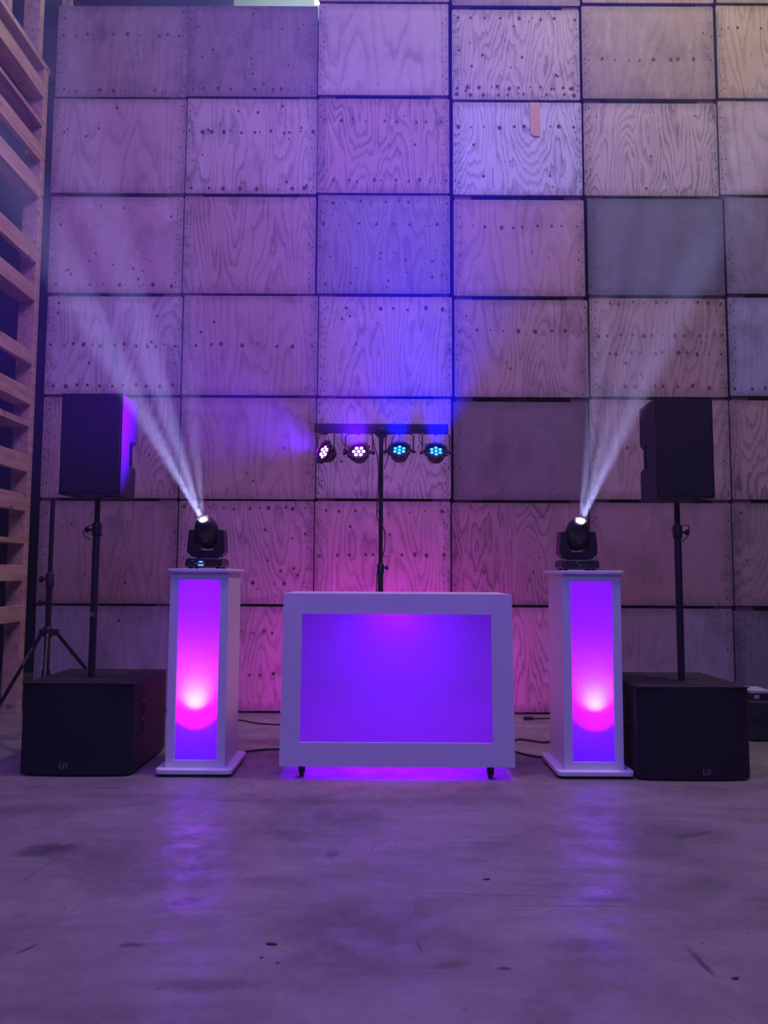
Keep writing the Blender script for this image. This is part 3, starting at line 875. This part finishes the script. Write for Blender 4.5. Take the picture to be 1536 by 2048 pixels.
# ------------------------------------------------------------------ moving head lamps
def moving_head(X, Y, aimdir, label, screen):
    Zt = 1.2262
    t = thing('moving_head_light', label, 'stage light', (X, Y, Zt), None, 'moving head lamps on the columns')
    base = MB()
    base.prism([(-.112, .010), (.108, .010), (.116, .03), (.112, .056), (.100, .066), (-.100, .066), (-.112, .056), (-.118, .03)], -.105, .105, 'Y')
    base.build('base', M['black_plastic'], t, bevel=.006)
    fins = MB()
    for k in range(3):
        fins.box(.082, .113, -.108, -.1045, .018 + k * .014, .026 + k * .014)
    fins.build('vent_fins', M['rubber'], t)
    for sx in (-.085, .085):
        for sy in (-.08, .08):
            MB().lathe([(.012, 0), (.014, .0105)], (sx, sy, 0), n=12).build('foot', M['rubber'], t)
    if screen:
        d = MB().box(-.036, .002, -.1075, -.1052, .018, .050).build('display', M['screen_blue'], t)
        tx = MB()
        for (a, b2, z) in ((-.026, -.019, .044), (-.017, -.008, .044), (-.034, -.031, .022), (-.026, -.017, .022), (-.015, -.011, .022), (-.008, .000, .022)):
            tx.box(a, b2, -.1082, -.1076, z - .003, z + .003)
        tx.build('display_text', M['screen_text'], d)
    bt = MB(); cx = .028 if screen else .058
    for dx, dz in ((0, .012), (0, -.012), (.012, 0), (-.012, 0)):
        bt.box(cx + dx - .0035, cx + dx + .0035, -.1085, -.1045, .034 + dz - .0025, .034 + dz + .0025)
    bt.build('menu_buttons', M['black_satin'], t)
    lo = MB(); lx = -.046 if screen else -.004
    lo.box(lx - .004, lx + .004, -.1085, -.1045, .030, .038)
    lo.box(lx - .030, lx - .012, -.1075, -.1045, .048, .052)
    lo.build('printed_mark', M['print_grey'], t)
    # turntable
    MB().lathe([(.07, .066), (.07, .074)], n=24).build('pan_bearing', M['black_satin'], t)
    # yoke: U with chamfered lower corners
    yk = MB()
    outer = [(-.085, .075), (.085, .075), (.118, .105), (.116, .165), (.108, .242), (.070, .244), (.070, .165), (.040, .116), (-.040, .116), (-.070, .165), (-.070, .244), (-.108, .242), (-.116, .165), (-.118, .105)]
    n = len(outer)
    y0, y1 = -.055, .055
    def q4(ids): yk.prism([outer[i] for i in ids], y0, y1, 'Y')
    q4([0, 1, 7, 8]); q4([1, 2, 6, 7]); q4([2, 3, 4, 5, 6]); q4([0, 8, 9, 13]); q4([9, 10, 11, 12, 13])
    yo = yk.build('yoke', M['black_plastic'], t)
    # head: rounded pod along the aim direction, pivot at z=.20
    a = Vector(aimdir).normalized()
    piv = Vector((0, 0, .214))
    h = MB()
    prof = [(.030, -.076), (.054, -.071), (.070, -.055), (.075, -.02), (.075, .03), (.071, .07), (.060, .100), (.046, .121), (.038, .126), (.033, .1262)]
    h.lathe(prof, piv, a, 28, cap1=False)
    hd = h.build('lamp_head', M['black_plastic'], t)
    MB().lathe([(.034, .1255), (.038, .1265), (.038, .133), (.035, .134), (.0325, .1285), (.0262, .1275)], piv, a, 28, cap0=False, cap1=False).build('lens_ring', M['chrome'], hd)
    MB().lathe([(.0255, .1262), (.022, .128), (.012, .1300), (.002, .1305)], piv, a, 24).build('lens', M['lens_glow'], hd)
    MB().tube([piv + Vector((-.085, 0, 0)), piv + Vector((.085, 0, 0))], .022, 16).build('tilt_axle', M['black_satin'], yo)
    # small printed mark on the pod's front
    up = Vector((0, 0, 1)); fwd = (Vector((0, -1, 0)) - a * Vector((0, -1, 0)).dot(a)).normalized()
    mk = MB(); 
    sx_ = Vector((1, 0, 0))
    o0 = piv + Vector((0, -.0765, -.040))
    mk.lathe([(.004, 0), (.004, .002)], o0 + Vector((.012, 0, 0)), (0, -1, 0), 10)
    mk.box(o0.x - .018, o0.x + .004, o0.y - .002, o0.y, o0.z - .0012, o0.z + .0012)
    mk.build('printed_dot', M['print_grey'], hd)
    P = Vector((X, Y, Zt)) + piv + a * .137
    return P, a

def beams(P, a, dirs):
    for k, (d, pw, ang) in enumerate(dirs):
        spot('beam', P + Vector((.013 * (d[0] > .1) - .013 * (d[0] < -.1), 0, 0)), d, pw * BEAM_P, BEAM, ang, 1.0, 0.014)

PL, aL = moving_head(-1.112, 4.93, (-.10, -.68, .73), 'black moving head lamp on the left column, small display lit', True)
PR, aR = moving_head(1.217, 4.93, (.04, -.68, .73), 'black moving head lamp on the right column, beam leaning right', False)
beams(PL, aL, [((-.42, -.35, .85), 420, 12), ((-.22, -.35, .85), 300, 12), ((-.03, -.35, .85), 100, 12)])
beams(PR, aR, [((.31, -.35, .85), 330, 12), ((.03, -.35, .85), 210, 10), ((.16, -.35, .85), 200, 12)])

# ------------------------------------------------------------------ lamp stand with four LED pars
ST_Y = 5.40
st = thing('lighting_stand', 'black upright stand with a crossbar behind the desk', 'stand', (-.022, ST_Y, 0))
MB().tube([(0, 0, .02), (0, 0, 1.26)], .0185, 16).build('lower_tube', M['black_satin'], st)
MB().tube([(0, 0, 1.25), (0, 0, 2.19)], .0145, 16).build('upper_tube', M['black_satin'], st)
MB().lathe([(.019, 1.20), (.024, 1.205), (.024, 1.265), (.017, 1.275)], n=16).build('collar', M['black_plastic'], st)
MB().lathe([(.008, 0), (.008, .018), (.016, .019), (.016, .034), (.01, .036)], (.018, 0, 1.245), (1, 0, 0), 14).build('clamp_knob', M['black_plastic'], st)
for k in range(3):
    a = R(90 + 120 * k)
    MB().tube([(.02 * math.cos(a), .02 * math.sin(a), .75), (.50 * math.cos(a), .30 * math.sin(a) , .012)], .011, 10).build('leg', M['black_satin'], st)
zb0, zb1 = 2.186, 2.246
cb = MB()
cb.box(-.467, .467, -.03, .03, zb0, zb1)
cb.build('crossbar', M['black_paint'], st, bevel=.003)
MB().prism([(-.05, zb0 - .001), (.05, zb0 - .001), (.018, zb0 - .035), (.016, zb0 - .075), (-.016, zb0 - .075), (-.018, zb0 - .035)], -.02, .02, 'Y').build('bracket', M['black_plastic'], st)
mk = MB()
zc = (zb0 + zb1) / 2
strokes(mk, [(-.020, zc + .009, -.012, zc - .009), (-.012, zc - .009, -.004, zc + .009), (.003, zc + .009, .017, zc + .009), (.003, zc, .015, zc), (.003, zc - .009, .017, zc - .009), (.003, zc - .009, .003, zc + .009)], .003, -.0325, -.030)
mk.build('printed_mark', M['print_grey'], st)
# wire dangling along the tube
MB().tube(smooth_path([(-.065, -.02, 2.19), (-.05, -.03, 2.10), (-.02, -.03, 1.98), (-.017, -.022, 1.8), (-.026, -.022, 1.6), (.024, -.016, 1.5), (.024, -.018, 1.36), (-.024, -.02, 1.2), (-.022, -.02, 1.0)]), .0035, 8).build('cable', M['cable'], st)
MB().tube(smooth_path([(.10, -.02, 2.19), (.075, -.03, 2.12), (.05, -.03, 2.02), (.022, -.025, 1.93)]), .0032, 8).build('cable', M['cable'], st)
MB().tube(smooth_path([(.28, -.02, 2.19), (.262, -.04, 2.14), (.285, -.045, 2.10), (.33, -.03, 2.105)]), .003, 8).build('cable', M['cable'], st)
MB().tube(smooth_path([(-.27, -.02, 2.19), (-.275, -.04, 2.15), (-.255, -.045, 2.09), (-.22, -.03, 2.08)]), .003, 8).build('cable', M['cable'], st)

def par(dx, z, d, ledmat, label, rot0):
    d = Vector(d).normalized()
    P = Vector((-.022 + dx, ST_Y, z))
    t = thing('par_lamp', label, 'stage light', P, None, 'LED lamps hanging from the crossbar')
    h = MB()
    h.lathe([(.030, -.062), (.050, -.058), (.060, -.040), (.066, -.010), (.077, .004), (.081, .010), (.081, .026), (.074, .030), (.070, .022)], (0, 0, 0), d, 28, cap1=False)
    # scalloped rim
    q = d.to_track_quat('Z', 'Y').to_matrix()
    for k in range(12):
        a = 2 * PI * k / 12
        c_ = q @ Vector((.081 * math.cos(a), .081 * math.sin(a), .009))
        h.lathe([(.006, 0), (.008, .002), (.008, .014), (.005, .016)], c_, d, 8)
    h.build('housing', M['black_plastic'], t)
    MB().lathe([(.0715, .012), (.0715, .015)], (0, 0, 0), d, 28).build('face_plate', M['black_grille'], t)
    for k in range(7):
        if k == 0: c2 = Vector((0, 0, 0))
        else:
            a = rot0 + 2 * PI * k / 6
            c2 = Vector((.0335 * math.cos(a), .0335 * math.sin(a), 0))
        o2 = q @ (c2 + Vector((0, 0, .0155)))
        MB().lathe([(.0125, 0), (.012, .003), (.007, .0055), (.001, .006)], o2, d, 14).build('led', ledmat, t)
    # bracket arms from the bar
    top = zb0 - z - .003
    side = q @ Vector((1, 0, 0)); side.z = 0; side.normalize()
    if side.x < 0: side = -side
    br = MB()
    for s in (-1, 1):
        br.tube([side * (.096 * s) + Vector((0, 0, -.004)), side * (.096 * s) + Vector((0, 0, top - .02)), side * (.080 * s) + Vector((0, 0, top - .002)), side * (.02 * s) + Vector((0, 0, top))], .0042, 8)
    br.build('yoke', M['black_satin'], t)
    for s in (-1, 1):
        MB().lathe([(.007, -.014), (.007, .002), (.014, .003), (.014, .018), (.010, .020)], side * (.092 * s), side * s, 12).build('yoke_knob', M['black_plastic'], t)
    MB().lathe([(.012, 0), (.012, .012)], (0, 0, top - .010), (0, 0, 1), 12).build('hanger_bolt', M['black_plastic'], t)
    return P + d * .04, d

specs = [(-.388, 2.044, (-.70, -.62, .24), M['led_violet'], 'violet LED lamp turned left, leftmost on the crossbar', .35, VIO, 110),
         (-.155, 2.044, (-.10, -.86, .50), M['led_violet'], 'violet LED lamp hanging just left of the stand tube', 0.0, VIO, 80),
         (.128, 2.054, (-.06, -.78, .66), M['led_blue'], 'blue LED lamp hanging just right of the stand tube', .5, BLU, 120),
         (.383, 2.048, (.0, -.78, .66), M['led_blue'], 'blue LED lamp at the right end of the crossbar', .52, BLU, 150)]
for dx, z, d, lm, lab, rot, col, pw in specs:
    P, dd = par(dx, z, d, lm, lab, rot)
    point('par_leak', P - dd * .008, 1.5, (.5, 0, 1) if lm is M['led_violet'] else (0, .02, 1), .03)
    spot('par_beam', P, dd, pw * PAR_P, col, 70 if dx < 0 else 56, 1.0, 0.04)

# ------------------------------------------------------------------ spare tripod stand at the left
ts = thing('tripod_stand', 'empty black tripod stand between the rack and left subwoofer', 'stand', (-2.43, 5.70, 0))
MB().tube([(0, 0, .46), (0, 0, 1.20)], .0215, 16).build('lower_tube', M['black_satin'], ts)
MB().tube([(0, 0, 1.19), (0, 0, 1.735)], .0165, 16).build('upper_tube', M['black_satin'], ts)
MB().lathe([(.0215, 1.09), (.029, 1.095), (.029, 1.19), (.024, 1.20)], n=16).build('collar', M['black_plastic'], ts)
for z in (1.155, .985):
    MB().lathe([(.009, 0), (.009, .03), (.024, .032), (.026, .045), (.02, .056)], (-.018, 0, z), (-1, 0, -.05), 10).build('clamp_knob', M['black_plastic'], ts)
hb_ = MB().lathe([(.028, .735), (.034, .745), (.034, .80), (.027, .81)], n=16)
feet = []
for az in (152, 33, 291):
    a = R(az); dv = Vector((math.cos(a), math.sin(a), 0))
    hb_.box(-.012, .075, -.014, .014, .745, .79, mat=Matrix.Rotation(a, 4, 'Z'))
    feet.append(dv)
hb_.build('hub', M['black_plastic'], ts)
for i, dv in enumerate(feet):
    a0 = dv * .06 + Vector((0, 0, .765)); a1 = dv * .64 + Vector((0, 0, .03))
    lg = MB().tube([a0, a1], .0135, 12).build('leg', M['black_satin'], ts)
    MB().tube([a1 + (a0 - a1).normalized() * .03, a1 + (a1 - a0).normalized() * .012], .018, 12).build('rubber_foot', M['rubber'], lg)
    if i == 0:
        # small white lettering running up the leg (illegible in the photo)
        u = (a1 - a0).normalized(); side = u.cross(Vector((0, -1, 0))).normalized()
        mk = MB(); 
        rr = random.Random(4)
        fwd = Vector((0, -1, 0))
        s = .14
        while s < .31:
            ww = rr.uniform(.006, .012); hh = rr.uniform(.004, .008)
            c0 = a0 + u * s + fwd * .0138
            vs = [c0 + side * -hh, c0 + side * hh, c0 + side * hh + u * ww * .6, c0 - side * hh + u * ww * .6]
            vs2 = [v + fwd * .001 for v in vs]
            mk.add(vs + vs2, [(0, 1, 2, 3), (4, 5, 6, 7), (0, 1, 5, 4), (1, 2, 6, 5), (2, 3, 7, 6), (3, 0, 4, 7)])
            s += ww + .003
        mk.build('lettering', M['print_white'], lg)
MB().lathe([(.03, .44), (.03, .50)], n=14).build('slide_block', M['black_plastic'], ts)

# ------------------------------------------------------------------ flight case and gear at the right edge
fc = thing('flight_case', 'low black flight case on the floor at the right edge', 'case', (3.12, 6.0, 0))
MB().box(-.44, .46, -.22, .25, .012, .150).build('lower_half', M['black_paint'], fc, bevel=.006)
MB().box(-.44, .46, -.22, .25, .156, .285).build('lid', M['black_paint'], fc, bevel=.006)
MB().box(-.445, .465, -.225, .255, .149, .157).build('edge_trim', M['black_satin'], fc)
for x in (-.36, .05, .36):
    MB().box(x - .018, x + .018, -.232, -.221, .135, .18).build('latch', M['black_satin'], fc)
for x in (-.38, .40):
    for y in (-.16, .19):
        MB().lathe([(.02, 0), (.022, .0125)], (x, y, 0), n=12).build('foot', M['rubber'], fc)
gr = thing('control_unit', 'small grey and black control unit on top of the flight case', 'device', (3.0, 5.98, .2855))
MB().box(-.27, .24, -.10, .12, .0, .045).build('body', M['black_plastic'], gr, bevel=.004)
MB().box(-.275, -.12, -.105, .12, .046, .070).build('top_cover', M['white_gear'], gr, bevel=.004)
MB().prism([(-.04, .046), (.25, .046), (.275, .015), (.295, .015), (.262, .072), (-.04, .072)], -.105, .12, 'Y').build('top_cover', M['white_gear'], gr, bevel=.003)
MB().tube(smooth_path([(-.11, -.06, .05), (-.09, -.06, .085), (-.06, -.05, .05), (-.05, -.04, .09), (-.03, -.04, .05)]), .008, 8).build('plug_lead', M['cable'], gr)
for x0_, x1_ in ((-.25, -.21), (-.14, -.09), (-.07, -.02)):
    MB().box(x0_, x1_, -.106, -.1005, .008, .036).build('socket', M['white_gear'], gr)

# ------------------------------------------------------------------ cables on the floor
def cable(pts, r, label):
    return tag(MB().tube(smooth_path(pts), r, 8).build('cable', M['cable']), label, 'cable')
cable([(-1.4, 6.55, .007), (-1.16, 6.50, .007), (-1.02, 6.38, .007), (-.80, 6.32, .007), (-.5, 6.33, .007), (0, 6.3, .007)], .0055, 'thin black cable near the crates between left column and desk')
cable([(-1.15, 5.22, .008), (-.98, 5.32, .008), (-.80, 5.42, .008), (-.60, 5.44, .008), (-.2, 5.5, .008)], .007, 'black cable on floor running from left column behind the desk')
cable([(.7, 5.72, .008), (.90, 5.70, .008), (1.00, 5.80, .008), (1.16, 5.70, .008), (1.30, 5.78, .03), (1.36, 5.8, .06)], .007, 'wavy black cable between desk and right column, running to an adapter')
cable([(.6, 5.5, .008), (.85, 5.42, .008), (1.0, 5.26, .008), (1.15, 5.22, .008), (1.4, 5.3, .008)], .007, 'black cable nearest the right column base, curving behind desk')
ca = cable([(1.25, 6.62, .01), (1.45, 6.64, .01), (1.7, 6.6, .01)], .006, 'short black cable end with plug lying near the crates')
MB().box(1.17, 1.25, 6.60, 6.64, .004, .028).build('plug', M['black_plastic'], ca, bevel=.005)
ad = thing('power_adapter', 'black power adapter block on floor behind the right column', 'adapter', (1.26, 5.52, 0))
MB().prism([(-.055, 0), (.05, 0), (.055, .10), (-.02, .12), (-.05, .09)], -.04, .05, 'Y').build('block', M['black_plastic'], ad, bevel=.004)
MB().box(-.05, -.0, -.10, -.045, 0, .02).build('plug', M['rubber'], ad)

# ------------------------------------------------------------------ litter
def chip(name, x, y, s, rot, label, cat, mat, n=7, seed=0, flat=.35):
    rr = random.Random(seed)
    m_ = MB(); pts = []
    for k in range(n):
        a = 2 * PI * k / n
        rad = s * rr.uniform(.55, 1.0)
        pts.append((rad * math.cos(a), rad * flat * math.sin(a)))
    m_.prism(pts, 0.001, .001 + s * .12, 'Z')
    return tag(m_.build(name, mat, None, loc=(x, y, 0), rot=(0, 0, rot)), label, cat)
M['leaf'] = plain('dry_leaf', (0.05, 0.03, 0.02), 0.8)
M['splinter'] = plain('splinter', (0.42, 0.27, 0.16), 0.8)
leaf_spots = [(-2.97, 5.93, .05, .3, 'dark crumpled leaf scrap beside the tripod foot'), (-2.78, 5.45, .05, 1.0, 'dark leaf scrap left of the left subwoofer'),
              (-.355, 2.62, .022, -.2, 'curled dry leaf scrap, largest of the litter on the near floor'), (-.375, 2.53, .009, .6, 'tiny dark crumb just below the curled leaf scrap'),
              (-.32, 2.50, .008, .2, 'tiny dark crumb right of the curled leaf scrap'), (.41, 3.17, .020, .1, 'small dark chip on the floor before the desk'),
              (1.05, 2.42, .018, .4, 'small dark chip on the near floor at the right')]
for i, (x, y, s, a, lab) in enumerate(leaf_spots):
    chip('leaf_scrap', x, y, s, a, lab, 'litter', M['leaf'], 8, i + 3, .4)
chip('wood_splinter', -2.99, 6.20, .10, .5, 'pale wood splinter on the floor at the rack foot', 'splinter', M['splinter'], 6, 20, .15)

# ------------------------------------------------------------------ strip lamp burning behind the stacks
lp = thing('strip_light', 'greenish strip lamp peeking over the second stack from left', 'lamp', (-.86, 9.4, 8.52))
MB().tube([(-.06, 0, 0), (.07, 0, 0)], .05, 12).build('tube', M['tube'], lp)
MB().box(-.08, .09, -.06, .06, .06, .12).build('housing', M['white_gear'], lp)

# ------------------------------------------------------------------ haze
hz = MB().box(-8.5, 8.5, 1.0, 6.82, .0, 12.0)
m = bpy.data.materials.new('thin_haze'); m.use_nodes = True
nt = m.node_tree
nt.nodes.remove(nt.nodes['Principled BSDF'])
vs = nd(nt, 'ShaderNodeVolumeScatter')
vs.inputs['Color'].default_value = (1, 1, 1, 1)
vs.inputs['Density'].default_value = HAZE
vs.inputs['Anisotropy'].default_value = 0.2
nt.links.new(vs.outputs[0], nt.nodes['Material Output'].inputs['Volume'])
ho = hz.build('haze', m)
ho['kind'] = 'stuff'; ho['label'] = 'thin smoke haze hanging in the air before the crates'; ho['category'] = 'haze'
